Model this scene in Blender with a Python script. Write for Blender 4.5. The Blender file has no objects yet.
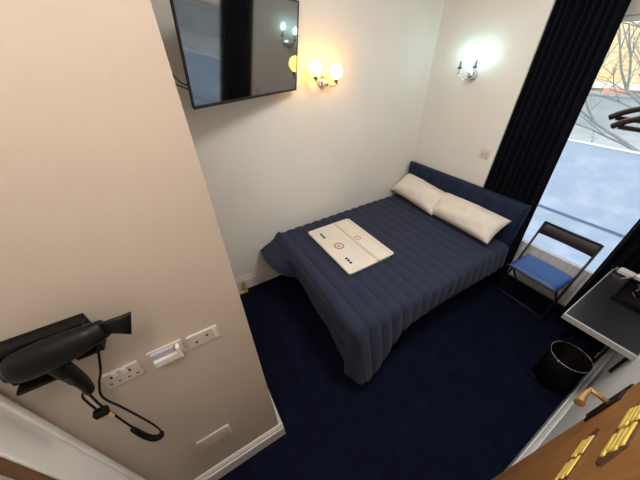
import bpy, bmesh, math, random
from mathutils import Vector, Matrix
random.seed(4)
S = bpy.context.scene
COL = S.collection
PI = math.pi
# ------------------------------------------------------------------ helpers
def mat(name, col, rough=0.6, metal=0.0, noise=0.0, nscale=20, bump=0.0, bscale=80, emit=None, es=0, trans=0, spec=None, sheen=0, coat=0):
    m = bpy.data.materials.new(name); m.use_nodes = True
    nt = m.node_tree; b = nt.nodes['Principled BSDF']
    b.inputs['Base Color'].default_value = (*col, 1)
    b.inputs['Roughness'].default_value = rough
    b.inputs['Metallic'].default_value = metal
    if spec is not None: b.inputs['Specular IOR Level'].default_value = spec
    if sheen: b.inputs['Sheen Weight'].default_value = sheen
    if coat: b.inputs['Coat Weight'].default_value = coat
    if trans: b.inputs['Transmission Weight'].default_value = trans
    if emit: b.inputs['Emission Color'].default_value = (*emit, 1); b.inputs['Emission Strength'].default_value = es
    tc = nt.nodes.new('ShaderNodeTexCoord')
    if noise:
        n = nt.nodes.new('ShaderNodeTexNoise'); n.inputs['Scale'].default_value = nscale; n.inputs['Detail'].default_value = 6
        nt.links.new(tc.outputs['Object'], n.inputs['Vector'])
        r = nt.nodes.new('ShaderNodeValToRGB')
        r.color_ramp.elements[0].position = .3; r.color_ramp.elements[1].position = .7
        r.color_ramp.elements[0].color = (*[c * (1 - noise) for c in col], 1)
        r.color_ramp.elements[1].color = (*[min(1, c * (1 + noise)) for c in col], 1)
        nt.links.new(n.outputs['Fac'], r.inputs['Fac']); nt.links.new(r.outputs['Color'], b.inputs['Base Color'])
    if bump:
        n = nt.nodes.new('ShaderNodeTexNoise'); n.inputs['Scale'].default_value = bscale; n.inputs['Detail'].default_value = 4
        nt.links.new(tc.outputs['Object'], n.inputs['Vector'])
        bp = nt.nodes.new('ShaderNodeBump'); bp.inputs['Strength'].default_value = bump; bp.inputs['Distance'].default_value = .01
        nt.links.new(n.outputs['Fac'], bp.inputs['Height']); nt.links.new(bp.outputs['Normal'], b.inputs['Normal'])
    return m

def NB(): return bmesh.new()
def box(bm, x0, x1, y0, y1, z0, z1, M=None):
    vs = [bm.verts.new((x, y, z)) for x in (x0, x1) for y in (y0, y1) for z in (z0, z1)]
    if M: 
        for v in vs: v.co = M @ v.co
    for f in ((0,1,3,2),(4,6,7,5),(0,4,5,1),(2,3,7,6),(0,2,6,4),(1,5,7,3)): bm.faces.new([vs[i] for i in f])
    return bm
def catmull(P, n=8):
    P = [Vector(p) for p in P]; out = []
    for i in range(len(P)-1):
        p0 = P[max(i-1,0)]; p1 = P[i]; p2 = P[i+1]; p3 = P[min(i+2,len(P)-1)]
        for k in range(n):
            t = k/n
            out.append(.5*((2*p1)+(p2-p0)*t+(2*p0-5*p1+4*p2-p3)*t*t+(3*p1-p0-3*p2+p3)*t**3))
    out.append(P[-1]); return out
def tube(bm, path, r, n=10, closed=False, sx=1, sy=1, up=None):
    path = [Vector(p) for p in path]; N = len(path)
    rs = r if isinstance(r, (list, tuple)) else [r]*N
    rings = []; prev = None
    for i, p in enumerate(path):
        if closed: d = path[(i+1)%N]-path[i-1]
        else: d = path[min(i+1,N-1)]-path[max(i-1,0)]
        d.normalize()
        if prev is None:
            a = Vector(up) if up else (Vector((0,0,1)) if abs(d.z) < .9 else Vector((1,0,0)))
        else: a = prev
        u = (a - d*a.dot(d)); u.normalize(); prev = u; w = d.cross(u)
        rings.append([bm.verts.new(p + u*rs[i]*sx*math.cos(2*PI*k/n) + w*rs[i]*sy*math.sin(2*PI*k/n)) for k in range(n)])
    for i in range(N if closed else N-1):
        A = rings[i]; B = rings[(i+1)%N]
        for k in range(n): bm.faces.new((A[k], A[(k+1)%n], B[(k+1)%n], B[k]))
    if not closed:
        bm.faces.new(rings[0][::-1]); bm.faces.new(rings[-1])
    return bm
def lathe(bm, prof, n=32, M=None):
    rings = []
    for r, z in prof:
        if r < 1e-6:
            rings.append([bm.verts.new(Vector((0,0,z)))])
        else: rings.append([bm.verts.new((r*math.cos(2*PI*k/n), r*math.sin(2*PI*k/n), z)) for k in range(n)])
    for A, B in zip(rings, rings[1:]):
        for k in range(n):
            a = [A[k%len(A)], A[(k+1)%len(A)]] if len(A) > 1 else [A[0]]
            b = [B[(k+1)%len(B)], B[k%len(B)]] if len(B) > 1 else [B[0]]
            if len(a)+len(b) > 2: bm.faces.new(a+b)
    if M:
        for R in rings:
            for v in R: v.co = M @ v.co
    return bm
def ball(bm, c, r, n=24):
    prof = [(r*math.sin(PI*i/12), -r*math.cos(PI*i/12)) for i in range(13)]
    prof[0] = (0, -r); prof[-1] = (0, r)
    return lathe(bm, prof, n, Matrix.Translation(c))
def obj(name, bm, m, parent=None, bevel=0, smooth=False, sub=0, solid=0, segs=2):
    bmesh.ops.recalc_face_normals(bm, faces=bm.faces)
    me = bpy.data.meshes.new(name); bm.to_mesh(me); bm.free()
    o = bpy.data.objects.new(name, me); COL.objects.link(o)
    me.materials.append(m)
    if smooth:
        for p in me.polygons: p.use_smooth = True
    if parent:
        o.parent = parent
        top = parent
        while top.parent: top = top.parent
        if top.get('_world'): me.transform(Matrix.Translation(-Vector(top['_world'])))
    if solid: md = o.modifiers.new('solid', 'SOLIDIFY'); md.thickness = solid; md.offset = -1
    if bevel: md = o.modifiers.new('bevel', 'BEVEL'); md.width = bevel; md.segments = segs; md.limit_method = 'ANGLE'; md.harden_normals = False
    if sub: md = o.modifiers.new('sub', 'SUBSURF'); md.levels = sub; md.render_levels = sub
    return o
def thing(name, label, cat, loc=(0,0,0), rot=(0,0,0), group=None, world=False):
    o = bpy.data.objects.new(name, None); COL.objects.link(o)
    o.location = loc; o.rotation_euler = rot; o['label'] = label; o['category'] = cat
    o.empty_display_size = .05
    if group: o['group'] = group
    if world: o['_world'] = list(loc)
    return o
def tag(o, label, cat, group=None):
    o['label'] = label; o['category'] = cat
    if group: o['group'] = group
    return o
def struct(name, bm, m, parent=None, **k):
    o = obj(name, bm, m, parent, **k)
    if parent is None: o['kind'] = 'structure'
    return o

# ------------------------------------------------------------------ materials
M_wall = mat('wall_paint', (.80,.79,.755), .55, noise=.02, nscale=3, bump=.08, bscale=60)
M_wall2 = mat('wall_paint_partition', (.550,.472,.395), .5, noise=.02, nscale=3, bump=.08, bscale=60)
M_trim = mat('trim_gloss', (.80,.77,.74), .3)
M_ceil = mat('ceiling_paint', (.8,.8,.78), .8)
M_white = mat('white_plastic', (.74,.70,.68), .3)
M_cream = mat('cream_plastic', (.80,.72,.55), .4)
M_black = mat('black_plastic', (.0045,.0042,.0042), .42, spec=.25)
M_rubber = mat('black_rubber', (.005,.005,.005), .6, spec=.2)
M_chrome = mat('chrome', (.7,.7,.72), .15, 1)
M_brass = mat('brass', (.83,.60,.25), .35, .35)
M_steel = mat('steel_dark', (.045,.04,.045), .4, .5)
M_frame = mat('window_frame_paint', (.88,.89,.9), .4)

def carpet():
    m = bpy.data.materials.new('navy_carpet'); m.use_nodes = True; nt = m.node_tree; b = nt.nodes['Principled BSDF']
    tc = nt.nodes.new('ShaderNodeTexCoord')
    n1 = nt.nodes.new('ShaderNodeTexNoise'); n1.inputs['Scale'].default_value = 260; n1.inputs['Detail'].default_value = 3
    n2 = nt.nodes.new('ShaderNodeTexNoise'); n2.inputs['Scale'].default_value = 9; n2.inputs['Detail'].default_value = 7; n2.inputs['Roughness'].default_value = .7
    for n in (n1, n2): nt.links.new(tc.outputs['Object'], n.inputs['Vector'])
    mx = nt.nodes.new('ShaderNodeMath'); mx.operation = 'ADD'
    s = nt.nodes.new('ShaderNodeMath'); s.operation = 'MULTIPLY'; s.inputs[1].default_value = .8
    nt.links.new(n2.outputs['Fac'], s.inputs[0]); nt.links.new(s.outputs[0], mx.inputs[0])
    s2 = nt.nodes.new('ShaderNodeMath'); s2.operation = 'MULTIPLY'; s2.inputs[1].default_value = .35
    nt.links.new(n1.outputs['Fac'], s2.inputs[0]); nt.links.new(s2.outputs[0], mx.inputs[1])
    r = nt.nodes.new('ShaderNodeValToRGB'); e = r.color_ramp.elements
    e[0].position = .38; e[0].color = (.0016,.0021,.0085,1); e[1].position = .78; e[1].color = (.0072,.0105,.032,1)
    nt.links.new(mx.outputs[0], r.inputs['Fac']); nt.links.new(r.outputs['Color'], b.inputs['Base Color'])
    b.inputs['Roughness'].default_value = .95; b.inputs['Specular IOR Level'].default_value = .1
    bp = nt.nodes.new('ShaderNodeBump'); bp.inputs['Strength'].default_value = .8; bp.inputs['Distance'].default_value = .01
    nt.links.new(mx.outputs[0], bp.inputs['Height']); nt.links.new(bp.outputs['Normal'], b.inputs['Normal'])
    return m
M_carpet = carpet()

# ------------------------------------------------------------------ setting
XR = 2.225; XP = 1.351; YP = -2.394; YF = -3.0; ZC = 2.7
RX0 = .862; RY = .30
bm = NB(); box(bm, -.12, 2.36, -3.12, .45, -.1, 0); struct('floor', bm, M_carpet)
bm = NB(); box(bm, -.12, 2.36, -3.12, .45, ZC, ZC+.1); struct('ceiling', bm, M_ceil)
bm = NB(); box(bm, -.12, 0, YP, .12, 0, ZC); struct('wall_left', bm, M_wall)
bm = NB(); box(bm, 0, RX0, 0, .42, 0, ZC); struct('wall_back', bm, M_wall)
bm = NB(); box(bm, XR, XR+.12, -3.12, .42, 0, ZC); struct('wall_right', bm, mat('white_wall_paint', (.80,.81,.81), .5, bump=.08, bscale=60))
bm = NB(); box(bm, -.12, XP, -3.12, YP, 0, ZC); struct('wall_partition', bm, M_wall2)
# front wall with its doorway
bm = NB(); box(bm, XP, 1.50, -3.12, YF, 0, ZC); box(bm, 2.19, XR, -3.12, YF, 0, ZC); box(bm, 1.50, 2.19, -3.12, YF, 2.02, ZC)
struct('wall_front', bm, M_wall)
# window wall: low sill wall, head wall above the window
WZ0, WZ1 = .355, 2.13
bm = NB(); box(bm, RX0, XR, RY, .42, 0, WZ0); box(bm, RX0, XR, RY, .42, WZ1, ZC)
struct('wall_window', bm, M_wall)

def skirt(name, p0, p1, nrm, h=.15, t=.022):
    # profile: plain board with a stepped and rounded top, swept from p0 to p1 along the wall
    prof = [(0,0),(t,0),(t,h*.72),(t*.72,h*.76),(t*.72,h*.84),(t*.5,h*.93),(t*.25,h),(0,h)]
    bm = NB(); n = Vector((*nrm, 0)); a = [bm.verts.new(Vector((*p0,0))+n*u+Vector((0,0,z))) for u, z in prof]
    b = [bm.verts.new(Vector((*p1,0))+n*u+Vector((0,0,z))) for u, z in prof]
    k = len(prof)
    for i in range(k): bm.faces.new((a[i], a[(i+1)%k], b[(i+1)%k], b[i]))
    bm.faces.new(a[::-1]); bm.faces.new(b)
    return struct(name, bm, M_trim)
skirt('baseboard_left', (0.0,YP), (0.0,-.022), (1,0), h=.175, t=.010)
skirt('baseboard_back', (0.0,0), (RX0,0), (0,-1))
skirt('baseboard_partition', (XP,YF), (XP,YP+.022), (1,0), h=.14)
skirt('baseboard_partition_end', (0.010,YP), (XP,YP), (0,1), h=.14)
skirt('baseboard_right', (XR,-3.0), (XR,RY), (-1,0), h=.14, t=.028).data.materials[0] = mat('white_trim_gloss', (.80,.81,.82), .3)

# ---- window_1
W = bpy.data.objects.new('window_1', None); COL.objects.link(W); W['kind'] = 'structure'
bm = NB()
for a in ((RX0,XR,.32,.38,WZ0,WZ0+.06),(RX0,XR,.32,.38,WZ1-.03,WZ1),(RX0,RX0+.06,.32,.38,WZ0+.06,WZ1-.03),(XR-.05,XR,.32,.38,WZ0+.06,WZ1-.03)): box(bm, *a)
obj('window_frame', bm, M_frame, W, bevel=.004)
# clear glass
m = bpy.data.materials.new('clear_glass'); m.use_nodes = True; nt = m.node_tree; nt.nodes.clear()
out = nt.nodes.new('ShaderNodeOutputMaterial'); tr = nt.nodes.new('ShaderNodeBsdfTransparent'); gl = nt.nodes.new('ShaderNodeBsdfGlossy')
gl.inputs['Roughness'].default_value = .02; tr.inputs['Color'].default_value = (.95,.97,.97,1)
fr = nt.nodes.new('ShaderNodeFresnel'); fr.inputs['IOR'].default_value = 1.35; mx = nt.nodes.new('ShaderNodeMixShader')
nt.links.new(fr.outputs[0], mx.inputs[0]); nt.links.new(tr.outputs[0], mx.inputs[1]); nt.links.new(gl.outputs[0], mx.inputs[2]); nt.links.new(mx.outputs[0], out.inputs[0])
M_glass = m
# frosted film
m = bpy.data.materials.new('frosted_film'); m.use_nodes = True; nt = m.node_tree; nt.nodes.clear()
out = nt.nodes.new('ShaderNodeOutputMaterial'); tr = nt.nodes.new('ShaderNodeBsdfTransparent'); tl = nt.nodes.new('ShaderNodeBsdfTranslucent')
tr.inputs['Color'].default_value = (.75,.82,.92,1)
tc = nt.nodes.new('ShaderNodeTexCoord'); nz = nt.nodes.new('ShaderNodeTexNoise'); nz.inputs['Scale'].default_value = 7; nz.inputs['Detail'].default_value = 4
mp = nt.nodes.new('ShaderNodeMapping'); mp.inputs['Scale'].default_value = (1.0,1,1.6)
nt.links.new(tc.outputs['Object'], mp.inputs[0]); nt.links.new(mp.outputs[0], nz.inputs['Vector'])
rp = nt.nodes.new('ShaderNodeValToRGB'); rp.color_ramp.elements[0].position = .45; rp.color_ramp.elements[0].color = (.50,.56,.64,1); rp.color_ramp.elements[1].position = .72; rp.color_ramp.elements[1].color = (.60,.65,.72,1)
nt.links.new(nz.outputs['Fac'], rp.inputs[0]); nt.links.new(rp.outputs[0], tl.inputs['Color'])
mx = nt.nodes.new('ShaderNodeMixShader'); mx.inputs[0].default_value = .8
nt.links.new(tr.outputs[0], mx.inputs[1]); nt.links.new(tl.outputs[0], mx.inputs[2]); nt.links.new(mx.outputs[0], out.inputs[0])
M_frost = m
bm = NB(); box(bm, RX0+.06, XR-.05, .348, .352, 1.382, WZ1-.03); obj('clear_pane', bm, M_glass, W)
def film(name, c):
    m = bpy.data.materials.new(name); m.use_nodes = True; nt = m.node_tree; nt.nodes.clear()
    o = nt.nodes.new('ShaderNodeOutputMaterial'); t = nt.nodes.new('ShaderNodeBsdfTranslucent'); t.inputs['Color'].default_value = (*c,1)
    nt.links.new(t.outputs[0], o.inputs[0]); return m
bm = NB(); box(bm, RX0+.06, XR-.05, .346, .354, 1.368, 1.382); obj('film_edge', bm, film('film_edge_white',(.92,.95,.97)), W)
bm = NB(); box(bm, RX0+.06, XR-.05, .346, .354, .785, .805); obj('glazing_bar', bm, film('bar_grey',(.34,.42,.54)), W)
bm = NB(); box(bm, RX0+.06, XR-.05, .348, .352, WZ0+.06, .785); box(bm, RX0+.06, XR-.05, .348, .352, .805, 1.368)
obj('frosted_pane', bm, M_frost, W)

# ---- door_1 : entrance door in the front wall
D1 = bpy.data.objects.new('door_1', None); COL.objects.link(D1); D1['kind'] = 'structure'
M_arch = mat('white_gloss_trim', (.86,.86,.83), .35)
M_wood = mat('wood', (.40,.19,.065), .35)
def woodmat(name, c1, c2, rough=.4, axis=2, scale=1.0):
    m = bpy.data.materials.new(name); m.use_nodes = True; nt = m.node_tree; b = nt.nodes['Principled BSDF']
    tc = nt.nodes.new('ShaderNodeTexCoord'); mp = nt.nodes.new('ShaderNodeMapping')
    sc = [14*scale, 14*scale, 14*scale]; sc[axis] = 1.2*scale; mp.inputs['Scale'].default_value = sc
    n = nt.nodes.new('ShaderNodeTexNoise'); n.inputs['Scale'].default_value = 2.4; n.inputs['Detail'].default_value = 8; n.inputs['Distortion'].default_value = .6
    r = nt.nodes.new('ShaderNodeValToRGB'); r.color_ramp.elements[0].position = .3; r.color_ramp.elements[1].position = .7
    r.color_ramp.elements[0].color = (*c1,1); r.color_ramp.elements[1].color = (*c2,1)
    nt.links.new(tc.outputs['Object'], mp.inputs[0]); nt.links.new(mp.outputs[0], n.inputs['Vector']); nt.links.new(n.outputs['Fac'], r.inputs[0]); nt.links.new(r.outputs[0], b.inputs['Base Color'])
    b.inputs['Roughness'].default_value = rough
    return m
M_wood = woodmat('door_wood', (.34,.15,.045), (.50,.25,.085))
bm = NB(); box(bm, 1.388, 1.494, YF, YF+.020, 0, 2.08); box(bm, 1.388, 1.405, YF+.020, YF+.030, 0, 2.08)
box(bm, 1.494, 2.2, YF, YF+.018, 2.02, 2.08)
obj('architrave', bm, M_arch, D1, bevel=.004)
bm = NB(); box(bm, 1.494, 1.509, -3.06, YF+.016, 0, 2.02); box(bm, 2.178, 2.19, -3.10, YF+.02, 0, 2.02); obj('door_frame', bm, woodmat('frame_wood', (.13,.06,.028), (.20,.10,.045)), D1, bevel=.003)
bm = NB(); box(bm, 1.509, 2.178, -3.05, -3.004, .005, 2.0); obj('door_leaf', bm, mat('greige_door_paint', (.50,.44,.40), .5), D1)

# ---- door_2 : open wooden door lying back beside the right wall
D2 = bpy.data.objects.new('door_2', None); COL.objects.link(D2); D2['kind'] = 'structure'
LX = 2.178
bm = NB(); box(bm, LX, LX+.018, -2.27, -1.475, .01, 2.0); obj('door_leaf', bm, M_wood, D2, bevel=.003)
M_oldbrass = mat('old_brass', (.62,.38,.16), .35, .6)
M_darkmetal = mat('dark_bronze', (.05,.035,.025), .4, .6)
bm = NB(); box(bm, LX-.004, LX+.012, -1.480, -1.466, .93, 1.16); hp = obj('lock_faceplate', bm, M_darkmetal, D2, bevel=.002)
bm = NB(); box(bm, LX-.006, LX+.002, -1.530, -1.480, .96, 1.14); obj('handle_backplate', bm, M_darkmetal, D2, bevel=.002)
bm = NB()
hx, hy, hz = LX, -1.500, 1.068
tube(bm, [(hx, hy, hz), (hx-.040, hy, hz), (hx-.052, hy, hz)], [.009,.007,.008], 14)
pts = catmull([(hx-.048, hy+.004, hz), (hx-.051, hy-.02, hz), (hx-.052, hy-.045, hz-.001), (hx-.051, hy-.066, hz-.002), (hx-.050, hy-.076, hz-.002)], 5)
n = len(pts); tube(bm, pts, [.008 + .010*(i/(n-1))**1.2 - (.006 if i == n-1 else 0) for i in range(n)], 14, sx=1.0, sy=.75)
obj('door_handle', bm, M_oldbrass, D2, smooth=True)
# fluted brass ornaments on dark pointed back plates
M_gold = mat('polished_brass', (.95,.70,.17), .35, .2)
M_plate = mat('ornament_plate', (.13,.06,.028), .5)
def ornament(cy, cz, L, Wd, slant=.30):
    # local axes on the door face: u runs along the door (towards the room), v runs across (up)
    def P(u, v, d): return Vector((LX-d, cy+u, cz+v+slant*u*0-slant*0))
    bm = NB(); t = .0025
    out = [(-L*.62,-Wd*.15), (-L*.5,-Wd*.62), (L*.42,-Wd*.62), (L*.66,Wd*.1), (L*.5,Wd*.62), (-L*.45,Wd*.62)]
    a = [bm.verts.new(P(u,v,0)) for u, v in out]; b = [bm.verts.new(P(u,v,t)) for u, v in out]
    k = len(out)
    bm.faces.new(a[::-1]); bm.faces.new(b)
    for i in range(k): bm.faces.new((a[i],a[(i+1)%k],b[(i+1)%k],b[i]))
    pl = obj('ornament_plate', bm, M_plate, D2)
    for s in (-1, 1):
        bm = NB()
        for j in range(4):
            v = (j-1.5)*Wd*.25
            stag = .006*((j+(s>0))%2)
            u0 = s*L*.235-L*.205+stag; u1 = s*L*.235+L*.205-.006+stag
            tube(bm, [P(u0,v,.0022), P(u0+.003,v,.0036), P(u1-.003,v,.0036), P(u1,v,.0022)], [Wd*.115]*4, 10, sx=1.0, sy=.32)
        obj('fluted_block', bm, M_gold, pl, smooth=True)
for a in ((-1.785,1.112,.19,.062), (-1.765,1.298,.20,.078)): ornament(*a)

# ------------------------------------------------------------------ curtains
M_curt = mat('curtain_fabric', (.0022,.0026,.0065), .9, noise=.2, nscale=30, spec=.15)
def curtain(x0, x1, seed, label):
    r = random.Random(seed); N = 150; rows = 14; top, bot = 2.45, .03
    bm = NB(); ph = [r.uniform(0, 6.28) for _ in range(3)]
    nf = (x1-x0)/.052
    g = []
    for j in range(rows+1):
        t = j/rows; z = top+(bot-top)*t; row = []
        for i in range(N+1):
            s = i/N
            y = .034 + .024*math.sin(2*PI*nf*s+(-PI/2 if seed==3 else ph[0])+.5*math.sin(3*s*6.28+ph[1])+.15*math.sin(t*4+s*8)) + .006*math.sin(11*s+ph[2]+t)
            xe = x1 - (.085*(z-.8)/1.4 if seed == 3 else 0)
            row.append(bm.verts.new((x0+(xe-x0)*s + .003*math.sin(t*7+i*.3)*s*(1-s)*4, y, z)))
        g.append(row)
    for j in range(rows):
        for i in range(N): bm.faces.new((g[j][i], g[j][i+1], g[j+1][i+1], g[j+1][i]))
    o = obj('curtain', bm, M_curt, None, smooth=True, solid=.004)
    return tag(o, label, 'curtain')
curtain(.866, 1.318, 3, 'long dark navy curtain hanging behind the headboard beside the sconce')
curtain(1.845, 2.20, 8, 'dark navy curtain at right of window, hanging behind the desk')
rod = thing('curtain_rod', 'metal rod high above window carrying both dark curtains', 'curtain rod', (1.5,.034,2.48), world=True)
bm = NB(); tube(bm, [(RX0+.005,.034,2.475),(XR-.005,.034,2.475)], .013, 12); obj('pole', bm, M_steel, rod, smooth=True)
for xx in (RX0+.004, XR-.004):
    bm = NB(); s = 1 if xx < 1.5 else -1
    lathe(bm, [(0,0),(.03,0),(.03,.008),(.016,.02),(0,.02)], 16, Matrix.Translation((xx-.004*s,.034,2.475)) @ Matrix.Rotation(s*PI/2, 4, 'Y')); obj('socket', bm, M_steel, rod)

# ------------------------------------------------------------------ radiator
M_rad = mat('radiator_enamel', (.90,.90,.90), .35)
rd = thing('radiator', 'white ribbed panel radiator below the window behind the folding chair', 'radiator', (1.5,.25,.1), world=True)
bm = NB(); x0, x1 = 1.20, 2.05; n = 26; prof = []
zb, zt = .09, .475
for i in range(n*6+1):
    s = i/(n*6); x = x0+(x1-x0)*s; k = (i % 6)/6
    y = .205 - (.010 if .2 < k < .7 else 0)
    prof.append((x, y))
a = [bm.verts.new((x,y,zb)) for x,y in prof]; b = [bm.verts.new((x,y,zt)) for x,y in prof]
c = [bm.verts.new((x,.235,zb)) for x,y in prof]; d = [bm.verts.new((x,.235,zt)) for x,y in prof]
for i in range(len(prof)-1):
    bm.faces.new((a[i],a[i+1],b[i+1],b[i])); bm.faces.new((c[i+1],c[i],d[i],d[i+1]))
    bm.faces.new((b[i],b[i+1],d[i+1],d[i])); bm.faces.new((a[i+1],a[i],c[i],c[i+1]))
bm.faces.new((a[0],b[0],d[0],c[0])); bm.faces.new((a[-1],c[-1],d[-1],b[-1]))
obj('panel', bm, M_rad, rd)
bm = NB(); box(bm, x0-.005, x1+.005, .197, .240, zt, zt+.010)
for i in range(40): 
    xx = x0+.02+i*(x1-x0-.04)/39; box(bm, xx-.003, xx+.003, .205, .235, zt+.010, zt+.013)
obj('top_grille', bm, M_rad, rd, bevel=.0015)
bm = NB(); tube(bm, catmull([(x1-.03,.225,.10),(x1-.03,.225,.06),(x1-.03,.26,.03),(x1-.03,.30,.02)],4), .008, 10); obj('pipe', bm, M_chrome, rd, smooth=True)
for xx in (x0+.15, x1-.15):
    bm = NB(); box(bm, xx-.015, xx+.015, .235, RY, .15, .35); obj('bracket', bm, M_rad, rd)

# ------------------------------------------------------------------ bed
M_quilt = mat('navy_quilt', (.026,.033,.066), .85, noise=.12, nscale=90, bump=.15, bscale=500, sheen=.08, spec=.2)
M_head = mat('headboard_fabric', (.008,.018,.048), .75, noise=.1, nscale=200, bump=.1, bscale=600, spec=.3)
M_base = mat('bed_base_fabric', (.012,.014,.026), .9)
bed = thing('double_bed', 'navy double bed along the left wall with channelled headboard', 'bed', (.65,-.95,0), world=True)
bm = NB(); box(bm, .03, 1.235, -1.70, -.095, .05, .30); obj('divan_base', bm, M_base, bed, bevel=.02)
for xx, yy in ((.12,-.25),(1.14,-.25),(.12,-1.6),(1.14,-1.6)):
    bm = NB(); tube(bm, [(xx,yy,0),(xx,yy,.055)], .022, 12); obj('leg', bm, M_black, bed)
bm = NB(); box(bm, .03, 1.250, -1.735, -.095, .302, .515); obj('mattress', bm, mat('mattress_ticking', (.5,.5,.5), .9), bed, bevel=.04, segs=4)
# headboard with vertical channels
bm = NB(); N = 8; hx0, hx1 = .012, 1.298; hz0, hz1 = .25, .93
rows = []
K = 12
for i in range(N*K+1):
    s = i/(N*K); x = hx0+(hx1-hx0)*s; k = (i % K)/K
    y = -.072 - .020*(abs(math.sin(PI*k))**.45 if 0 < k < 1 else 0)
    e = min(1, min(s,1-s)*N*K/2); y = -.05-( -.05-y)*e if e < 1 else y
    rows.append((x, y))
zs = [hz0, hz0+.02, hz1-.03, hz1-.012, hz1]; ins = [0,1,1,.8,.2]
G = [[bm.verts.new((x, -.05+(y+.05)*q if q < 1 else y, z)) for x, y in rows] for z, q in zip(zs, ins)]
for j in range(len(zs)-1):
    for i in range(len(rows)-1): bm.faces.new((G[j][i],G[j][i+1],G[j+1][i+1],G[j+1][i]))
Bk = [[bm.verts.new((x, -.024, z)) for x, y in rows] for z in (hz0, hz1)]
for i in range(len(rows)-1):
    bm.faces.new((Bk[0][i+1],Bk[0][i],Bk[1][i],Bk[1][i+1])); bm.faces.new((G[-1][i],G[-1][i+1],Bk[1][i+1],Bk[1][i])); bm.faces.new((G[0][i+1],G[0][i],Bk[0][i],Bk[0][i+1]))
bm.faces.new([G[j][0] for j in range(5)]+[Bk[1][0],Bk[0][0]]); bm.faces.new([G[j][-1] for j in range(5)][::-1]+[Bk[0][-1],Bk[1][-1]])
obj('headboard', bm, M_head, bed, smooth=True)
for xx in (.2, 1.1):
    bm = NB(); box(bm, xx-.03, xx+.03, -.06, -.03, 0, .26); obj('headboard_strut', bm, M_black, bed)

# quilt: a real sheet laid over the mattress and hanging at the foot and the open side
def smooth(a, b, x):
    t = max(0, min(1, (x-a)/(b-a))); return t*t*(3-2*t)
QW, QL, QT = 1.266, 1.755, .548       # top edge of side, of foot, height
DS, DF, RR = .27, .265, .045
bm = NB(); g = []
ch = .100
ny = 300; nx = 110
Ltot = QL-.10+DF; Wtot = QW-.015+DS
for j in range(ny+1):
    v = .10 + Ltot*j/ny; row = []
    for i in range(nx+1):
        u = .015 + Wtot*i/nx
        cs = smooth(1.30,1.78,v); a = max(0, u-QW)*(.82+.95*cs); b = max(0, v-QL)
        # short flared end of the sheet by the wall
        wl = 1-smooth(.20,.46,u)
        bb = b*(1-.10*wl)*(1+.80*smooth(.95,1.262,u)+.07*math.sin(9*u))
        r = math.hypot(a, bb)
        puff = .015*abs(math.sin(PI*v/ch))**.6
        if a > 0 or b > 0:
            th = math.atan2(bb, a) if r > 1e-9 else 0
            q = min(r/RR, PI/2); h = RR*math.sin(q); dz = RR*(1-math.cos(q)); ex = max(0, r-RR*PI/2)
            flare = .10*math.cos(th) + (.16*cs if a > 0 else 0)
            if a > 0 and bb > 0: flare = .26*math.cos(th)+.05*math.sin(2*th)+.06*math.sin(th); ex = min(ex*(1+.15*math.sin(2*th)), .385)
            if wl > 0 and a == 0: flare += 1.9*wl
            ln = math.hypot(1, flare); h += ex*flare/ln; dz += ex/ln
            wob = smooth(0,.15,ex)*(.012*math.sin(7.1*u+1.0)*(1 if b>0 else 0)+.010*math.sin(5.3*v)*(1 if a>0 else 0)+ (.018*math.sin(5*th+.6) if (a>0 and b>0) else 0))
            h += wob + puff*math.sin(q)
            x = min(u,QW)+math.cos(th)*h; y = -(min(v,QL)+math.sin(th)*h); z = QT-dz+puff*math.cos(q)
            z = max(z, .022+.01*abs(math.sin(9*th)))
        else:
            x, y = u, -v
            z = QT+puff + .004*math.sin(3*u+1)*math.sin(2.3*v)
            # sink to the edges where the sheet meets the wall
            z -= .02*(1-smooth(0,.06,u))
        row.append(bm.verts.new((x, y, z)))
    g.append(row)
for j in range(ny):
    for i in range(nx): bm.faces.new((g[j][i], g[j][i+1], g[j+1][i+1], g[j+1][i]))
q = obj('quilt', bm, M_quilt, None, smooth=True, solid=.012)
q.modifiers['solid'].offset = 0
tag(q, 'navy channel-quilted bedspread draped over the double bed', 'bedspread')

# pillows
M_pil = mat('pillow_cotton', (.80,.735,.66), .85, noise=.03, nscale=12, bump=.25, bscale=14)
def pillow(loc, rot, w, d, t, seed, label):
    r = random.Random(seed); bm = NB(); n, m2 = 40, 28; ph = [r.uniform(0,6) for _ in range(4)]
    top, bot = [], []
    for j in range(m2+1):
        R1, R2 = [], []
        for i in range(n+1):
            u = -1+2*i/n; v = -1+2*j/m2
            e = ((1-abs(u)**2.6)*(1-abs(v)**2.6))
            h = t*.5*max(0,e)**.48
            pin = 1-.07*(1-v*v)*abs(u)**6*0 
            x = u*w/2*(1-.045*(1-abs(v)**1.5)*0-.05*(1-v*v)*abs(u)**3); y = v*d/2*(1-.07*(1-u*u)*abs(v)**3)
            wr = (.006*math.sin(5*u+ph[0]+2*v)+.004*math.sin(9*v+ph[1]-3*u)+.003*math.sin(14*u+6*v+ph[2]))*min(1,e*2)
            edge = i in (0,n) or j in (0,m2)
            a = bm.verts.new((x,y,h+wr if not edge else 0)); R1.append(a)
            R2.append(a if edge else bm.verts.new((x,y,-h*.8)))
        top.append(R1); bot.append(R2)
    for j in range(m2):
        for i in range(n):
            bm.faces.new((top[j][i],top[j][i+1],top[j+1][i+1],top[j+1][i]))
            f = [bot[j][i],bot[j+1][i],bot[j+1][i+1],bot[j][i+1]]
            try: bm.faces.new(f)
            except ValueError: pass
    o = obj('pillow', bm, M_pil, None, smooth=True)
    o.location = loc; o.rotation_euler = rot
    return tag(o, label, 'pillow')
R_ = math.radians
pillow((.335,-.196,.700), (R_(33), R_(4), R_(-2)), .63, .29, .20, 1, 'cream pillow by the left wall leaning on the navy headboard')
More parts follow.
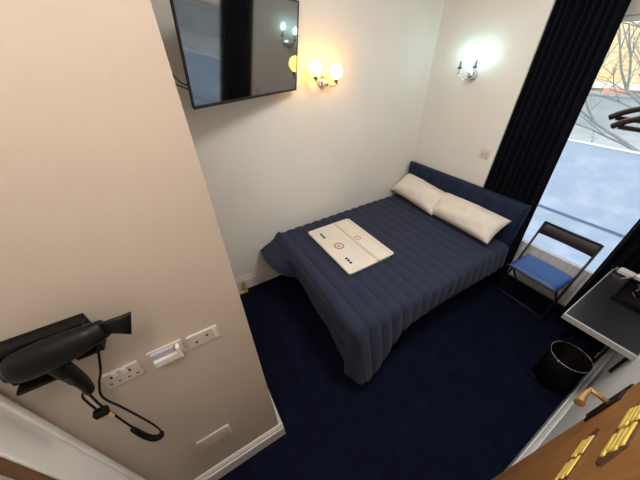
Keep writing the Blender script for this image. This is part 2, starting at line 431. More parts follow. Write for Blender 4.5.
pillow((.895,-.202,.692), (R_(34), R_(-1), R_(-3)), .69, .29, .19, 2, 'cream pillow on the open side of the bed near the curtain')

# towels
M_tow = mat('towel_cotton', (.85,.79,.71), .95, noise=.05, nscale=5, bump=.5, bscale=260)
M_tow2 = mat('towel_cotton_band', (.80,.70,.57), .95, bump=.3, bscale=300)
M_red = mat('red_embroidery', (.45,.10,.13), .8)
M_ink = mat('black_embroidery', (.02,.018,.03), .8)
tz = .571
def folded(name, cx, cy, w, d, z0, layers, th, rz, label, seed):
    root = thing(name, label, 'towel', (cx,cy,z0), (0,0,rz))
    r = random.Random(seed)
    bm = NB()
    for k in range(layers):
        dx, dy = r.uniform(-.004,.004), r.uniform(-.004,.004)
        out = []
        for sx, sy in ((1,1),(-1,1),(-1,-1),(1,-1)):
            c0 = math.atan2(sy, sx)-PI/4; rr = .022
            for q in range(5): out.append((sx*(w/2-rr)+dx+rr*math.cos(c0+q*PI/8), sy*(d/2-rr)+dy+rr*math.sin(c0+q*PI/8)))
        a = [bm.verts.new((x, y, k*th)) for x, y in out]; b = [bm.verts.new((x, y, (k+1)*th-.0005)) for x, y in out]
        n = len(out); bm.faces.new(a[::-1]); bm.faces.new(b)
        for i in range(n): bm.faces.new((a[i], a[(i+1)%n], b[(i+1)%n], b[i]))
    obj('folded_cloth', bm, M_tow, root, bevel=th*.38, segs=3)
    return root
def crest(parent, x, y, z, R):
    bm = NB(); tube(bm, [(x+R*math.cos(a*PI/10), y+R*math.sin(a*PI/10), z) for a in range(20) if a % 5 != 4 or True], R*.09, 6, closed=True)
    for k in range(10):
        a = k*PI/5+.3; tube(bm, [(x+R*1.12*math.cos(a), y+R*1.12*math.sin(a), z), (x+R*1.32*math.cos(a+.25), y+R*1.32*math.sin(a+.25), z)], R*.1, 5)
    tube(bm, [(x-R*.45,y-R*.3,z),(x-R*.05,y+R*.45,z),(x+R*.15,y-.1*R,z),(x+R*.5,y+R*.35,z)], R*.08, 5)
    tube(bm, [(x-R*.2,y-R*.5,z),(x+R*.4,y-R*.3,z)], R*.08, 5)
    obj('embroidered_crest', bm, M_red, parent)
tA = folded('folded_towel', .543,-1.325,.680,.435, tz, 2, .013, 0, 'large folded cream towel flat on the navy quilt, black dots along its front', 1)
crest(tA, .005, -.087, .0262, .036)
for gx in (-.228, .180):
    for k in range(3):
        bm = NB(); ball(bm, (gx+k*.030, -.132, .0250), .0110, 10)
        for a in range(5): ball(bm, (gx+k*.030+.008*math.cos(a*1.256), -.132+.008*math.sin(a*1.256), .0252), .005, 6)
        obj('embroidered_dot', bm, M_ink, tA)
tB = folded('folded_towel', .556,-1.172,.662,.178, tz+.0260, 1, .012, 0, 'smaller folded cream towel on top of the larger towel, towards the pillows', 2)
crest(tB, -.006, -.04, .0118, .026)
for yy in (-.072, .060):
    bm = NB(); box(bm, -.329, .329, yy-.010, yy+.010, .0108, .0124); obj('woven_band', bm, M_tow2, tB)
# ------------------------------------------------------------------ folding chair
M_seat = mat('blue_vinyl', (.045,.125,.37), .42, noise=.08, nscale=40)
M_back = mat('dark_vinyl', (.030,.026,.028), .5)
ch_ = thing('folding_chair', 'blue-seated metal folding chair standing in front of the window radiator', 'chair', (1.583,-.105,0), (0,0,R_(-3)))
TR = .009
w2 = .200
def top_pt(s, t):   # front-foot to back-top line
    a = Vector((s*(w2+.003),-.005,0.0)); b = Vector((s*(w2-.004)-.012,.262,.762)); return a+(b-a)*t
for s in (-1,1):
    bm = NB(); tube(bm, [top_pt(s,0.012), top_pt(s,.5), top_pt(s,1)], TR, 12); fr_ = obj('frame_upright', bm, M_steel, ch_, smooth=True)
    bm = NB(); tube(bm, [top_pt(s,0), top_pt(s,.03)], TR*1.4, 12); obj('rubber_foot', bm, M_rubber, fr_)
    bm = NB(); tube(bm, [(s*(w2-.025),.335,.012),(s*(w2-.025),-.035,.425)], TR, 12); lg = obj('rear_leg', bm, M_steel, ch_, smooth=True)
    bm = NB(); tube(bm, [(s*(w2-.025),.345,0),(s*(w2-.025),.325,.024)], TR*1.4, 12); obj('rubber_foot', bm, M_rubber, lg)
bm = NB(); tube(bm, [top_pt(-1,.09), top_pt(1,.09)], .006, 10); obj('front_crossbar', bm, M_steel, ch_, smooth=True)
bm = NB(); tube(bm, [(-w2+.025,.27,.085),(w2-.025,.27,.085)], .006, 10); obj('rear_crossbar', bm, M_steel, ch_, smooth=True)
bm = NB(); tube(bm, [top_pt(-1,.995), top_pt(1,.995)], TR, 12); obj('top_rail', bm, M_steel, ch_, smooth=True)
# backrest band
bm = NB(); g = []
for i in range(17):
    s = -1+2*i/16; row = []
    for t in (.865,.87,.93,.985,.99):
        p = top_pt(1,t).lerp(top_pt(-1,t),(1-s)/2); p.y += .012*(1-s*s)-.006*(1 if t not in (.865,.99) else 0)
        row.append(bm.verts.new(p))
    g.append(row)
for i in range(16):
    for j in range(4): bm.faces.new((g[i][j],g[i+1][j],g[i+1][j+1],g[i][j+1]))
obj('backrest', bm, M_back, ch_, smooth=True, solid=.018)
# seat frame and pad
bm = NB(); yf, yr = -.080, .215; sw = w2-.022
tube(bm, catmull([(-sw,yr,.428),(-sw,yf+.02,.432),(-sw+.02,yf,.432),(sw-.02,yf,.432),(sw,yf+.02,.432),(sw,yr,.428)],4), .008, 10)
obj('seat_frame', bm, M_steel, ch_, smooth=True)
bm = NB(); n = 16; g = []
for j in range(n+1):
    row = []
    for i in range(n+1):
        u = -1+2*i/n; v = -1+2*j/n; e = (1-abs(u)**6)*(1-abs(v)**6)
        row.append((u*(sw+.004), (yf+yr)/2+v*(yr-yf)/2, .438+.022*max(0,e)**.5-.005*(1-u*u)*(1-v*v)))
    g.append(row)
T = [[bm.verts.new(p) for p in r] for r in g]; Bm = [[bm.verts.new((p[0],p[1],.434)) for p in r] for r in g]
for j in range(n):
    for i in range(n):
        bm.faces.new((T[j][i],T[j][i+1],T[j+1][i+1],T[j+1][i])); bm.faces.new((Bm[j][i+1],Bm[j][i],Bm[j+1][i],Bm[j+1][i+1]))
for i in range(n):
    bm.faces.new((T[0][i+1],T[0][i],Bm[0][i],Bm[0][i+1])); bm.faces.new((T[n][i],T[n][i+1],Bm[n][i+1],Bm[n][i]))
    bm.faces.new((T[i][0],T[i+1][0],Bm[i+1][0],Bm[i][0])); bm.faces.new((T[i+1][n],T[i][n],Bm[i][n],Bm[i+1][n]))
obj('seat', bm, M_seat, ch_, smooth=True)

# ------------------------------------------------------------------ desk
M_desk = mat('desk_top_dark', (.018,.018,.021), .32, noise=.1, nscale=30)
M_edge = mat('desk_edge_silver', (.55,.54,.52), .35, .3)
dk = thing('desk', 'small dark-topped desk with pale metal edging against the right wall', 'desk', (2.07,-.43,0), world=True)
DX0, DX1, DY0, DY1, DZ = 1.917, 2.223, -.776, -.05, .74
bm = NB(); box(bm, DX0+.004, DX1, DY0+.004, DY1, DZ-.03, DZ-.0005); obj('tabletop', bm, M_desk, dk, bevel=.001)
bm = NB(); box(bm, DX0-.001, DX1, DY0-.008, DY0+.004, DZ-.034, DZ+.001); box(bm, DX0-.001, DX0+.004, DY0+.004, DY1, DZ-.034, DZ+.001)
obj('edge_trim', bm, M_edge, dk, bevel=.001)
for xx, yy in ((DX0+.04,DY1-.03),(DX1-.05,DY1-.03)):
    bm = NB(); box(bm, xx-.012, xx+.012, yy-.012, yy+.012, 0, DZ-.03); obj('leg', bm, M_black, dk)
for yy in (DY0+.1, DY1-.12):
    bm = NB(); box(bm, DX0+.05, DX1, yy-.01, yy+.01, DZ-.055, DZ-.03); box(bm, DX1-.012, DX1, yy-.01, yy+.01, DZ-.26, DZ-.055); obj('wall_bracket', bm, M_black, dk)
bm = NB(); tube(bm, [(DX1-.065,-.485,.30),(DX1-.065,-.24,.30)], .005, 10); fb = obj('foot_bar', bm, M_chrome, dk, smooth=True)
for yy in (-.485,-.24):
    bm = NB(); box(bm, DX1-.071, DX1-.059, yy-.006, yy+.006, .30, DZ-.03); obj('bar_hanger', bm, M_black, fb)

# tray and things on it
tr_ = thing('hospitality_tray', 'black rectangular tray on the desk holding the glass of sachets', 'tray', (2.09,-.33,DZ), world=True)
bm = NB()
TX0, TX1, TY0, TY1 = 2.008, 2.205, -.43, -.15
box(bm, TX0, TX1, TY0, TY1, DZ+.001, DZ+.008)
obj('tray_floor', bm, M_black, tr_, bevel=.002)
bm = NB()
for a in ((TX0,TX0+.008,TY0,TY1),(TX1-.008,TX1,TY0,TY1),(TX0+.008,TX1-.008,TY0,TY0+.008),(TX0+.008,TX1-.008,TY1-.008,TY1)): box(bm, *a, DZ+.008, DZ+.038)
obj('tray_rim', bm, M_black, tr_, bevel=.002)
# white adaptor
ad = thing('plug_adaptor', 'white travel adaptor with metal prongs lying at the desk corner', 'adaptor', (1.985,-.090,DZ), (0,0,R_(-6)))
bm = NB(); box(bm, -.045, .035, -.022, .022, .003, .040); obj('body', bm, M_white, ad, bevel=.01, segs=4)
bm = NB(); box(bm, .037, .105, -.028, .028, .003, .055); obj('plug_block', bm, M_white, ad, bevel=.012, segs=4)
bm = NB()
for s in (-1,1): box(bm, -.085, -.045, s*.012-.002, s*.012+.002, .014, .026)
box(bm, -.088, -.083, -.014, .014, .014, .026)
obj('prongs', bm, M_chrome, ad)
bm = NB(); tube(bm, catmull([(.02,-.022,.02),(.04,-.04,.050),(.035,-.08,.055),(.022,-.115,.050),(.01,-.14,.045)],6), .0028, 8); obj('cord', bm, mat('grey_cord', (.45,.43,.5), .5), ad, smooth=True)
# glass with sachets
M_tumbler = mat('tumbler_glass', (.95,.97,1), .05, trans=1)
gs = thing('glass_tumbler', 'clear glass tumbler at the frame edge holding orange and white sachets', 'glass', (2.095,-.255,DZ+.0085))
bm = NB(); lathe(bm, [(0,0),(.036,0),(.045,.060),(.042,.060),(.034,.006),(0,.006)], 28); obj('vessel', bm, M_tumbler, gs, smooth=True)
for k in range(5):
    sc = bpy.data.objects.new('tmp', None); bpy.data.objects.remove(sc)
    bm = NB(); M = Matrix.Translation((2.095+.014*math.cos(k*1.3), -.255+.014*math.sin(k*1.3), DZ+.052)) @ Matrix.Rotation(k*.7,4,'Z') @ Matrix.Rotation(.12,4,'X')
    box(bm, -.011,.011,-.0012,.0012,-.035,.045, M)
    o = obj('sachet', bm, mat('sachet_paper', [(.8,.35,.1),(.8,.78,.72),(.75,.25,.08),(.85,.7,.5),(.8,.8,.78)][k], .5), None)
    tag(o, ['orange paper sachet standing in the clear glass tumbler','white paper sachet in the glass tumbler','red-orange sachet in the glass tumbler','beige paper sachet in the glass tumbler','pale grey sachet in the glass tumbler'][k], 'sachet', 'sachets in the glass tumbler')

# ------------------------------------------------------------------ bin
bn = thing('waste_bin', 'round black pedal bin with thin silver rim beside the desk', 'bin', (2.070,-.555,0), (0,0,0))
M_bin = mat('bin_black', (.0015,.0015,.002), .55, spec=.12)
bm = NB(); lathe(bm, [(0,.0),(.098,.0),(.101,.01),(.110,.30),(.107,.30),(.096,.015),(0,.012)], 40); obj('body', bm, M_bin, bn, smooth=True)
bm = NB(); tube(bm, [(.110*math.cos(a*PI/24), .110*math.sin(a*PI/24), .302) for a in range(48)], .0035, 8, closed=True); obj('rim', bm, M_chrome, bn, smooth=True)
bm = NB(); box(bm, -.022, .022, -.13, -.095, .012, .024); pd = obj('pedal', bm, M_black, bn, bevel=.004)
pd.rotation_euler = (0,0,R_(-35))
bm = NB(); tube(bm, [(-.03,-.102,.300),(-.034,-.114,.300)], .009, 10); obj('rim_clip', bm, M_chrome, bn, smooth=True)

# ------------------------------------------------------------------ television
tv = thing('wall_television', 'flat black television mounted high on the left wall, tilted downwards', 'television')
yaw, tilt = .46, .136
nrm = Vector((math.cos(yaw)*math.cos(tilt), math.sin(yaw)*math.cos(tilt), -math.sin(tilt)))
uu = Vector((-math.sin(yaw), math.cos(yaw), 0)); vv = nrm.cross(uu)
Mt = Matrix((( uu.x, vv.x, nrm.x), (uu.y, vv.y, nrm.y), (uu.z, vv.z, nrm.z))).to_4x4()
TVW, TVH = .8625, .483
tv.matrix_world = Matrix.Translation((.2545,-1.882,1.758)) @ Mt
M_bez = mat('tv_bezel', (.015,.014,.016), .3); 
M_scr = mat('tv_screen', (.004,.004,.005), .06, spec=1.0, coat=1.0)
M_scr.node_tree.nodes['Principled BSDF'].inputs['IOR'].default_value = 1.9
bm = NB(); box(bm, -TVW/2+.004, TVW/2-.004, .004, TVH-.004, -.020, -.002); cas = obj('casing', bm, M_black, tv, bevel=.006)
bm = NB(); b_ = .009
for a in ((-TVW/2,TVW/2,0,b_+.006),(-TVW/2,TVW/2,TVH-b_,TVH),(-TVW/2,-TVW/2+b_,b_+.006,TVH-b_),(TVW/2-b_,TVW/2,b_+.006,TVH-b_)): box(bm, *a, -.002, .003)
obj('bezel', bm, M_bez, tv, bevel=.001)
bm = NB(); box(bm, -TVW/2+b_, TVW/2-b_, b_+.006, TVH-b_, -.002, .0005); obj('screen', bm, M_scr, tv)
bm = NB(); box(bm, -.1, .1, .12, .36, -.05, -.020); obj('rear_box', bm, M_black, tv, bevel=.005)
# bracket between set and wall
iv = tv.matrix_world.inverted()
bm = NB(); pW = iv @ Vector((.006,-1.80,1.98)); pT = Vector((0,.24,-.048))
tube(bm, [pT, (pT+pW)/2, pW], .018, 12); obj('bracket_arm', bm, M_steel, tv)
bm = NB(); box(bm, 0, .012, -.06, .06, -.11, .11, iv @ Matrix.Translation((0.001,-1.80,1.98))); obj('wall_plate', bm, M_steel, tv)
# junction cover and its cables
jc = thing('cable_cover', 'domed cream cable cover on the wall beside the television', 'cable cover', (0,-2.317,1.893), world=True)
bm = NB(); lathe(bm, [(0,.05),(.025,.047),(.055,.030),(.068,.012),(.070,0),(0,0)], 28, Matrix.Translation((0.001,-2.318,1.893)) @ Matrix.Rotation(PI/2,4,'Y')); obj('cover', bm, M_cream, jc, smooth=True)
for k,(a,b) in enumerate((((.045,-2.29,1.90),(.40,-2.235,1.86)),((.04,-2.29,1.845),(.40,-2.235,1.825)))):
    a = Vector(a); b = Vector(b); mid = (a+b)/2+Vector((0,0,-.022 if k==0 else .004))
    bm = NB(); tube(bm, catmull([a,mid,b],8), .0035, 8); c = obj('television_cable', bm, M_rubber, None, smooth=True)
    tag(c, ['thin black cable sagging from cream cover to television, upper of two','thin black cable from cream cover to television, lower of two'][k], 'cable', 'television cables')

# ------------------------------------------------------------------ wall sconces
M_globe = mat('globe_glass_lit', (1,.9,.7), .3, emit=(1,.44,.06), es=11)
M_flame = mat('candle_bulb_lit', (1,1,1), .3, emit=(.58,1,.95), es=32)
M_crys = mat('crystal', (.85,.85,.9), .08, .85)
sg = thing('wall_sconce', 'two-armed chrome sconce with lit warm globes on wall beside television', 'wall lamp', (0,-1.236,1.79), world=True)
bm = NB(); lathe(bm, [(0,.028),(.02,.026),(.038,.014),(.045,0),(0,0)], 24, Matrix.Translation((0.001,-1.236,1.79)) @ Matrix.Rotation(PI/2,4,'Y')); obj('wall_rose', bm, M_chrome, sg, smooth=True)
bm = NB(); ball(bm, (.055,-1.236,1.785), .026, 16); obj('crystal_ball', bm, M_crys, sg)
for gy, gz in ((-1.360,1.890), (-1.182,1.860)):
    s = 1 if gy > -1.236 else -1
    bm = NB(); tube(bm, catmull([(.03,-1.236,1.79),(.07,-1.236+s*.03,1.765),(.105,-1.236+s*.07,1.775),(.115,gy,gz-.074)],6), .005, 10); ar = obj('arm', bm, M_chrome, sg, smooth=True)
    bm = NB(); lathe(bm, [(0,-.078),(.011,-.076),(.019,-.054),(.020,-.046),(0,-.046)], 20, Matrix.Translation((.115,gy,gz))); obj('lamp_holder', bm, M_chrome, ar, smooth=True)
    bm = NB(); ball(bm, (.115,gy,gz), .048, 28); obj('globe_shade', bm, M_globe, ar, smooth=True)

sc2 = thing('wall_sconce', 'two-armed crystal candle sconce with cool white light beside the curtain', 'wall lamp', (.44,0,1.79), world=True)
bm = NB(); lathe(bm, [(0,.028),(.02,.026),(.038,.014),(.045,0),(0,0)], 24, Matrix.Translation((.445,-.001,1.79)) @ Matrix.Rotation(PI/2,4,'X')); obj('wall_rose', bm, M_chrome, sc2, smooth=True)
bm = NB(); ball(bm, (.468,-.055,1.800), .034, 16); obj('crystal_ball', bm, M_crys, sc2)
for gx, gz in ((.372,1.868), (.508,1.878)):
    s = 1 if gx > .44 else -1
    bm = NB(); tube(bm, catmull([(.445,-.03,1.785),(.445+s*.025,-.07,1.76),(gx+s*.004,-.09,gz-.07),(gx,-.095,gz-.03)],6), .004, 10); ar = obj('arm', bm, M_chrome, sc2, smooth=True)
    bm = NB(); lathe(bm, [(0,-.03),(.016,-.028),(.019,-.018),(.009,-.015),(.0085,.032),(0,.032)], 18, Matrix.Translation((gx,-.095,gz))); obj('candle_tube', bm, mat('candle_tube_grey',(.10,.11,.13),.3,.6), ar, smooth=True)
    bm = NB(); lathe(bm, [(0,.032),(.007,.034),(.013,.05),(.012,.064),(.005,.084),(0,.09)], 18, Matrix.Translation((gx,-.095,gz))); obj('candle_bulb', bm, M_flame, ar, smooth=True)
    bm = NB(); lathe(bm, [(0,-.075),(.005,-.065),(.007,-.055),(0,-.040)], 8, Matrix.Translation((gx,-.095,gz))); obj('crystal_drop', bm, M_crys, ar)

# ------------------------------------------------------------------ wall plates
M_plate_w = mat('plate_ivory', (.60,.53,.48), .35)
M_slot = mat('slot_dark', (.05,.04,.04), .6)
def plate(name, cy, cz, w, h, label, kind, t=.009):
    root = thing(name, label, 'wall socket' if kind != 'vent' else 'vent', (XP,cy,cz), (0,0,0))
    bm = NB(); box(bm, 0, t, -w/2, w/2, -h/2, h/2); obj('face_plate', bm, M_plate_w, root, bevel=.002)
    if kind == 'socket':
        for s in (-1,1):
            bm = NB(); c = s*w*.24
            box(bm, t, t+.0012, c-.003, c+.003, .008, .018); obj('pin_hole', bm, M_slot, root)
            for q2 in (-1,1):
                bm = NB(); box(bm, t, t+.0012, c+q2*.011-.003, c+q2*.011+.003, -.018, -.013); obj('pin_hole', bm, M_slot, root)
            bm = NB(); box(bm, t, t+.004, s*.012-.006, s*.012+.006, .012, .032); obj('rocker_switch', bm, M_white, root, bevel=.001)
    if kind == 'spur':
        bm = NB(); box(bm, t, t+.018, -w*.42, w*.42, -h*.42, h*.05); obj('cover_block', bm, M_white, root, bevel=.004)
        bm = NB(); box(bm, t, t+.010, -w*.40, w*.25, h*.08, h*.44); obj('lilac_indicator_strip', bm, mat('lilac_plastic',(.50,.46,.56),.3), root, bevel=.002)
        bm = NB(); box(bm, t, t+.020, w*.30, w*.42, -h*.40, h*.42); obj('rocker_switch', bm, M_white, root, bevel=.002)
    if kind == 'aerial':
        for c, z in ((-w*.25,-.006),(w*.12,.006)):
            bm = NB(); lathe(bm, [(0,.0015),(.0045,.0015),(.0045,0),(0,0)], 14, Matrix.Translation((t,c,z)) @ Matrix.Rotation(PI/2,4,'Y')); obj('outlet_hole', bm, M_slot, root)
        bm = NB(); box(bm, t, t+.004, w*.34, w*.42, -h*.35, h*.40); obj('rocker_switch', bm, M_white, root, bevel=.001)
    if kind == 'vent':
        bm = NB()
        for k in range(5): box(bm, t, t+.002, -w*.42, w*.42, -h*.40+k*h*.17, -h*.40+k*h*.17+h*.08)
        obj('slats', bm, mat('vent_grey',(.42,.38,.36),.5), root)
        bm = NB(); box(bm, t, t+.004, w*.44, w*.49, -h*.4, h*.4); obj('end_clip', bm, M_white, root)
    return root
plate('double_socket', -2.7895, 1.190, .10, .066, 'ivory double wall socket nearest the hairdryer', 'socket')
plate('fused_switch', -2.660, 1.200, .10, .066, 'ivory fused wall switch with lilac strip, middle of the row of plates', 'spur')
plate('aerial_socket', -2.5465, 1.197, .10, .060, 'ivory wall outlet plate nearest the partition corner', 'aerial')
plate('low_vent', -2.695, .462, .150, .10, 'narrow ivory outlet strip low on partition above the skirting', 'vent')
p2 = thing('light_switch', 'small square ivory switch plate on wall beside the long curtain', 'switch', (.776,-.0,1.21))
bm = NB(); box(bm, -.04, .04, -.008, 0, -.04, .04); obj('face_plate', bm, mat('plate_ivory_dull', (.66,.61,.55), .4), p2, bevel=.002)
for s in (-1,1):
    bm = NB(); box(bm, s*.018-.010, s*.018+.010, -.012, -.008, -.018, .018); obj('rocker_switch', bm, M_plate_w, p2, bevel=.001)

# brass stop by the partition
bs = thing('brass_pipe_elbow', 'small brass elbow rising from carpet at left wall skirting beside partition', 'pipe', (.05,-2.2,0), world=True)
bm = NB(); box(bm, .030,.055,-2.218,-2.192,.012,.155); obj('upright', bm, M_brass, bs, bevel=.003)
bm = NB(); box(bm, .032,.062,-2.30,-2.192,.0,.022); obj('foot', bm, M_brass, bs, bevel=.003)

# ------------------------------------------------------------------ hairdryer and holder
hd = thing('hairdryer_holder', 'black wall box on the partition holding the hairdryer', 'holder', (XP,-2.8,1.45), world=True)
HY0, HY1, HZ0, HZ1, HX = -2.945, -2.762, 1.352, 1.468, 1.388
bm = NB(); t = .010
box(bm, XP, XP+t, HY0, HY1, HZ0, HZ1); obj('back_plate', bm, M_black, hd)
bm = NB(); box(bm, XP+t, HX, HY0, HY1, HZ1-t*1.6, HZ1); obj('top_shelf', bm, M_black, hd, bevel=.003)
bm = NB(); box(bm, XP+t, HX, HY1-t, HY1, HZ0, HZ1-t*1.6); obj('side_cheek', bm, M_black, hd, bevel=.003)
bm = NB(); box(bm, XP+t, HX, HY0, HY0+t, HZ0, HZ1-t*1.6); obj('side_cheek', bm, M_black, hd, bevel=.003)
bm = NB(); box(bm, XP+t, HX+.028, HY0+t, HY0+.085, HZ0-.006, HZ0+t-.006); obj('cradle_lip', bm, M_black, hd, bevel=.002)
bm = NB(); box(bm, XP+t, HX, HY1-.06, HY1-t, HZ0, HZ0+t); obj('cradle_lip', bm, M_black, hd, bevel=.002)
hr = thing('hairdryer', 'large black hairdryer resting in the wall holder, nozzle towards the sockets', 'hairdryer', (1.46,-2.78,1.46), world=True)
def P3(y, z, x=1.425): return Vector((x, y+.006, z+.008))
bm = NB()
path = [P3(-2.905,1.430),P3(-2.902,1.430),P3(-2.893,1.431),P3(-2.87,1.433),P3(-2.835,1.437),P3(-2.79,1.442),P3(-2.755,1.447),P3(-2.722,1.452)]
rad = [.018,.028,.035,.039,.040,.037,.031,.024]
tube(bm, path, rad, 24, sx=1.0, sy=.85); obj('barrel', bm, M_black, hr, smooth=True)
bm = NB(); path = [P3(-2.728,1.448),P3(-2.712,1.449),P3(-2.696,1.444),P3(-2.672,1.435)]
tube(bm, path, [.022,.023,.028,.038], 20, sx=1.0, sy=.36); obj('nozzle', bm, M_black, hr, smooth=True)
bm = NB(); tube(bm, [P3(-2.908,1.430),P3(-2.904,1.430)], .022, 24); obj('intake_grille', bm, M_steel, hr)
bm = NB(); path = catmull([P3(-2.838,1.415),P3(-2.838,1.38),P3(-2.834,1.34),P3(-2.832,1.30),P3(-2.836,1.262)],5); n = len(path)
tube(bm, path, [.026-.012*(i/(n-1)) for i in range(n)], 18, sx=1.0, sy=.8); hh = obj('handle', bm, M_black, hr, smooth=True)
bm = NB(); box(bm, 1.440, 1.449, -2.834, -2.824, 1.345, 1.370); obj('rocker_switch', bm, M_steel, hh, bevel=.002)
# cables, plug
bm = NB(); tube(bm, catmull([(1.423,-2.838,1.27),(1.415,-2.845,1.23),(1.408,-2.852,1.17),(1.40,-2.855,1.10),(1.385,-2.862,1.00),(1.382,-2.861,.935)],8), .0032, 8)
obj('hanging_cord', bm, M_rubber, hr, smooth=True)
bm = NB(); path = catmull([(1.388,-2.861,.94),(1.392,-2.852,.87),(1.398,-2.835,.83),(1.40,-2.815,.822),(1.40,-2.806,.84)],6); n = len(path)
tube(bm, path, [.0085+.0025*math.sin(PI*i/(n-1)) for i in range(n)], 12); obj('cord_grip', bm, M_rubber, hr, smooth=True)
bm = NB(); tube(bm, catmull([(1.40,-2.806,.835),(1.40,-2.802,.88),(1.40,-2.808,.96),(1.40,-2.825,1.09),(1.395,-2.842,1.18),(1.392,-2.825,1.24),(1.392,-2.80,1.29),(1.395,-2.763,1.39)],8), .0031, 8)
obj('coiled_cord', bm, M_rubber, hr, smooth=True)
bm = NB(); tube(bm, catmull([(1.423,-2.840,1.275),(1.418,-2.856,1.25),(1.405,-2.868,1.20),(1.40,-2.872,1.14)],8), .0030, 8); obj('plug_cord', bm, M_rubber, hr, smooth=True)
bm = NB(); box(bm, 1.388,1.412,-2.888,-2.852,1.112,1.138); pg = obj('plug', bm, M_rubber, hr, bevel=.006, segs=3)
bm = NB()
for dy in (-.014,.014): box(bm, 1.403,1.409,-2.868+dy-.003,-2.868+dy+.003,1.088,1.112)
box(bm, 1.389,1.394,-2.871,-2.865,1.072,1.112); obj('plug_pins', bm, M_brass, pg)

# ------------------------------------------------------------------ hangers on a wall rail
M_hang = mat('dark_hanger_wood', (.016,.009,.008), .45)
hk = thing('hanger_rail', 'short metal rail on the right wall carrying the wooden hangers', 'rail', (2.06,-1.69,2.08), world=True)
bm = NB(); tube(bm, [(2.065,-1.60,2.085),(2.065,-1.80,2.085)], .008, 12); obj('bar', bm, M_chrome, hk, smooth=True)
for yy in (-1.605,-1.795):
    bm = NB(); tube(bm, [(2.065,yy,2.085),(XR-.001,yy,2.085)], .007, 10); obj('bracket', bm, M_chrome, hk, smooth=True)
def hanger(y, dx, dz, rz, label):
    r = thing('coat_hanger', label, 'hanger', (2.065+dx, y, 2.075+dz), (0,0,rz), 'hangers on the wall rail')
    bm = NB(); pts = [(-.215,0,-.205),(-.19,0,-.188),(-.12,0,-.160),(-.06,0,-.135),(0,0,-.110),(.05,0,-.133),(.10,0,-.155),(.135,0,-.175)]
    tube(bm, catmull(pts,4), .0055, 10, sx=1, sy=.9); obj('shoulders', bm, M_hang, r, smooth=True)
    bm = NB(); tube(bm, [(-.205,0,-.204),(.125,0,-.204)], .004, 8); obj('trouser_bar', bm, M_hang, r, smooth=True)
    bm = NB(); tube(bm, catmull([(0,0,-.112),(0,0,-.045),(.02,0,-.02),(.0195,0,.008),(0,0,.022),(-.018,0,.012)],6), .0025, 8); obj('hook', bm, M_chrome, r, smooth=True)
    return r
hanger(-1.66, -.022, -.004, 0, 'dark wooden hanger by the window, farther of the two')
hanger(-1.700, -.004, -.013, R_(-2), 'dark reddish wooden hanger nearer the camera of the two')

# ------------------------------------------------------------------ added unseen fill lamp over the entrance corridor, to brighten it
cl = thing('ceiling_fill_lamp', 'added unseen fill lamp, round and white, above the entrance passage', 'fill lamp', (2.02,-2.62,ZC), world=True)
bm = NB(); lathe(bm, [(0,0),(.14,0),(.14,-.02),(0,-.02)], 32, Matrix.Translation((2.02,-2.62,ZC))); obj('base', bm, M_white, cl)
M_dif = mat('fill_diffuser_lit', (1,1,1), .4, emit=(1,.87,.77), es=27)
bm = NB(); lathe(bm, [(.13,-.02),(.128,-.04),(.10,-.065),(.05,-.078),(0,-.082)], 32, Matrix.Translation((2.02,-2.62,ZC))); obj('diffuser', bm, M_dif, cl, smooth=True)

rl = thing('ceiling_fill_lamp', 'added unseen fill lamp, round and white, above the bed end', 'fill lamp', (1.45,-1.25,ZC), world=True)  # second added lamp, out of view, lifts the brightness of the main room
bm = NB(); lathe(bm, [(0,0),(.32,0),(.32,-.02),(0,-.02)], 32, Matrix.Translation((1.45,-1.25,ZC))); obj('base', bm, M_white, rl)
bm = NB(); lathe(bm, [(.31,-.02),(.30,-.06),(.24,-.09),(.12,-.105),(0,-.11)], 32, Matrix.Translation((1.45,-1.25,ZC))); obj('diffuser', bm, mat('room_fill_diffuser_lit',(1,1,1),.4,emit=(1,.96,.90),es=12.5), rl, smooth=True)

# ------------------------------------------------------------------ outside the window
M_pave = mat('pavement', (.26,.275,.29), .8, noise=.15, nscale=2)
bm = NB(); box(bm, -14, 16, .45, 24, -.25, -.12); struct('ground', bm, M_pave)
def brickmat():
    m = bpy.data.materials.new('ochre_brick'); m.use_nodes = True; nt = m.node_tree; b = nt.nodes['Principled BSDF']
    tc = nt.nodes.new('ShaderNodeTexCoord'); mp = nt.nodes.new('ShaderNodeMapping'); mp.inputs['Rotation'].default_value = (PI/2,0,0)
    br = nt.nodes.new('ShaderNodeTexBrick'); br.inputs['Scale'].default_value = 2.2
    br.inputs['Color1'].default_value = (.55,.38,.17,1); br.inputs['Color2'].default_value = (.60,.45,.24,1); br.inputs['Mortar'].default_value = (.62,.53,.37,1)
    nt.links.new(tc.outputs['Object'], mp.inputs[0]); nt.links.new(mp.outputs[0], br.inputs['Vector']); nt.links.new(br.outputs['Color'], b.inputs['Base Color'])
    b.inputs['Roughness'].default_value = .9
    return m
bd = thing('street_building', 'ochre brick building across the street seen through clear upper pane', 'building', (4,11,0), world=True)
bm = NB(); box(bm, -8, 14, 11, 13, -.12, 7); obj('facade', bm, brickmat(), bd)
bm = NB(); box(bm, -8, 14, 10.86, 11, .78, .94); box(bm, -8, 14, 10.8, 11, 3.3, 3.5); obj('stone_band', bm, mat('pale_stone',(.6,.6,.58),.8), bd)
M_pane = mat('dark_pane', (.25,.30,.36), .1)
for k in range(7):
    xx = -6.5+k*2.9
    bm = NB(); box(bm, xx, xx+1.1, 10.93, 11, 2.9, 4.9); wn = obj('window', bm, mat('white_sash',(.85,.85,.85),.5), bd)
    bm = NB(); box(bm, xx+.08, xx+.51, 10.91, 10.93, 2.98, 4.82); box(bm, xx+.59, xx+1.02, 10.91, 10.93, 2.98, 4.82); obj('pane', bm, M_pane, wn)
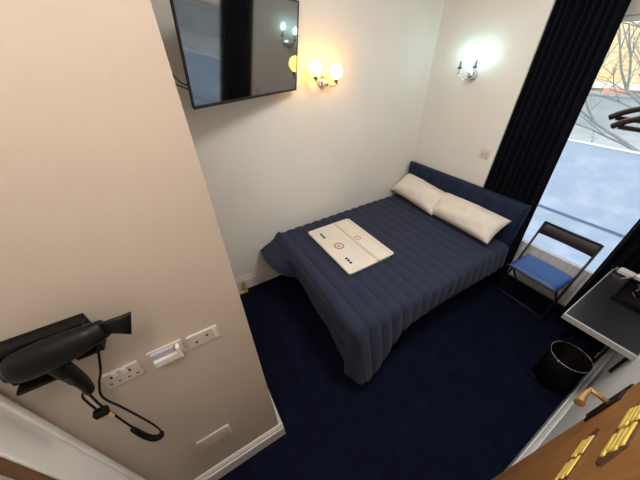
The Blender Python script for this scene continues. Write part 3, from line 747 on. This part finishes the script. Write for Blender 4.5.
# bare tree
M_bark = mat('bare_bark', (.17,.18,.17), .9, noise=.2)
tre = bpy.data.objects.new('tmp', None); bpy.data.objects.remove(tre)
bm = NB(); r = random.Random(11)
def branch(p, d, L, rad, dep):
    n = 4; pts = [Vector(p)]
    dd = Vector(d).normalized()
    for i in range(n):
        dd = (dd+Vector((r.uniform(-.18,.18), r.uniform(-.18,.18), r.uniform(-.12,.14)))).normalized()
        pts.append(pts[-1]+dd*L/n)
    tube(bm, pts, [rad*(1-.45*i/n) for i in range(n+1)], 6)
    if dep:
        for k in range(3):
            a = r.choice(pts[2:]); nd = (dd+Vector((r.uniform(-1,1), r.uniform(-.6,.6), r.uniform(-.25,.8)))).normalized()
            branch(a, nd, L*r.uniform(.55,.8), rad*.5, dep-1)
branch((1.9,3.2,-.13), (-.15,0,1), 1.5, .05, 2)
for q_ in range(7): branch((1.85,3.2+.05*q_,.35+.18*q_), (-1,-.1,.05+.2*q_), 1.4, .030, 4)
tag(obj('bare_tree', bm, M_bark, None), 'leafless grey tree with thin crossing branches outside the window', 'tree')
gw = thing('garden_wall', 'low white wall with a small red sign across the street', 'wall', (0,9.5,-.12), world=True)
bm = NB(); box(bm, -8, 10, 9.6, 9.75, -.12, .72); box(bm, -8, 10, 9.55, 9.8, .72, .78); obj('masonry', bm, mat('white_masonry',(.27,.285,.29),.8,noise=.10,nscale=3), gw)
bm = NB(); box(bm, -1.30, -.72, 9.54, 9.56, .80, .92); obj('red_sign', bm, mat('sign_red',(.8,.22,.12),.5), gw)
# ------------------------------------------------------------------ world, camera
w = bpy.data.worlds.new('sky'); S.world = w; w.use_nodes = True
bg = w.node_tree.nodes['Background']; bg.inputs[0].default_value = (.90,.95,1.0,1); bg.inputs[1].default_value = 2.3

cam = bpy.data.cameras.new('camera'); co = bpy.data.objects.new('camera', cam); COL.objects.link(co); S.camera = co
cam.sensor_fit = 'HORIZONTAL'; cam.sensor_width = 36; cam.lens = 256.502/640*36; cam.clip_start = .02
R3 = [[0.5121460652782446, 0.8586809792061781, -0.019323140778118947], [0.5018288932531136, -0.31741417036049385, -0.8046216541646855], [-0.6970467485874724, 0.40238690386725845, -0.5934733438662215]]
X = Vector(R3[0]); Y = -Vector(R3[1]); Z = -Vector(R3[2])
co.matrix_world = Matrix(((X.x,Y.x,Z.x,2.014277),(X.y,Y.y,Z.y,-2.451414),(X.z,Y.z,Z.z,1.986363),(0,0,0,1)))
S.view_settings.view_transform = 'Standard'; S.view_settings.look = 'None'; S.view_settings.gamma = 1
S.view_settings.use_curve_mapping = False; S.view_settings.exposure = 0.72
for o in list(bpy.data.objects):
    if '_world' in o: del o['_world']
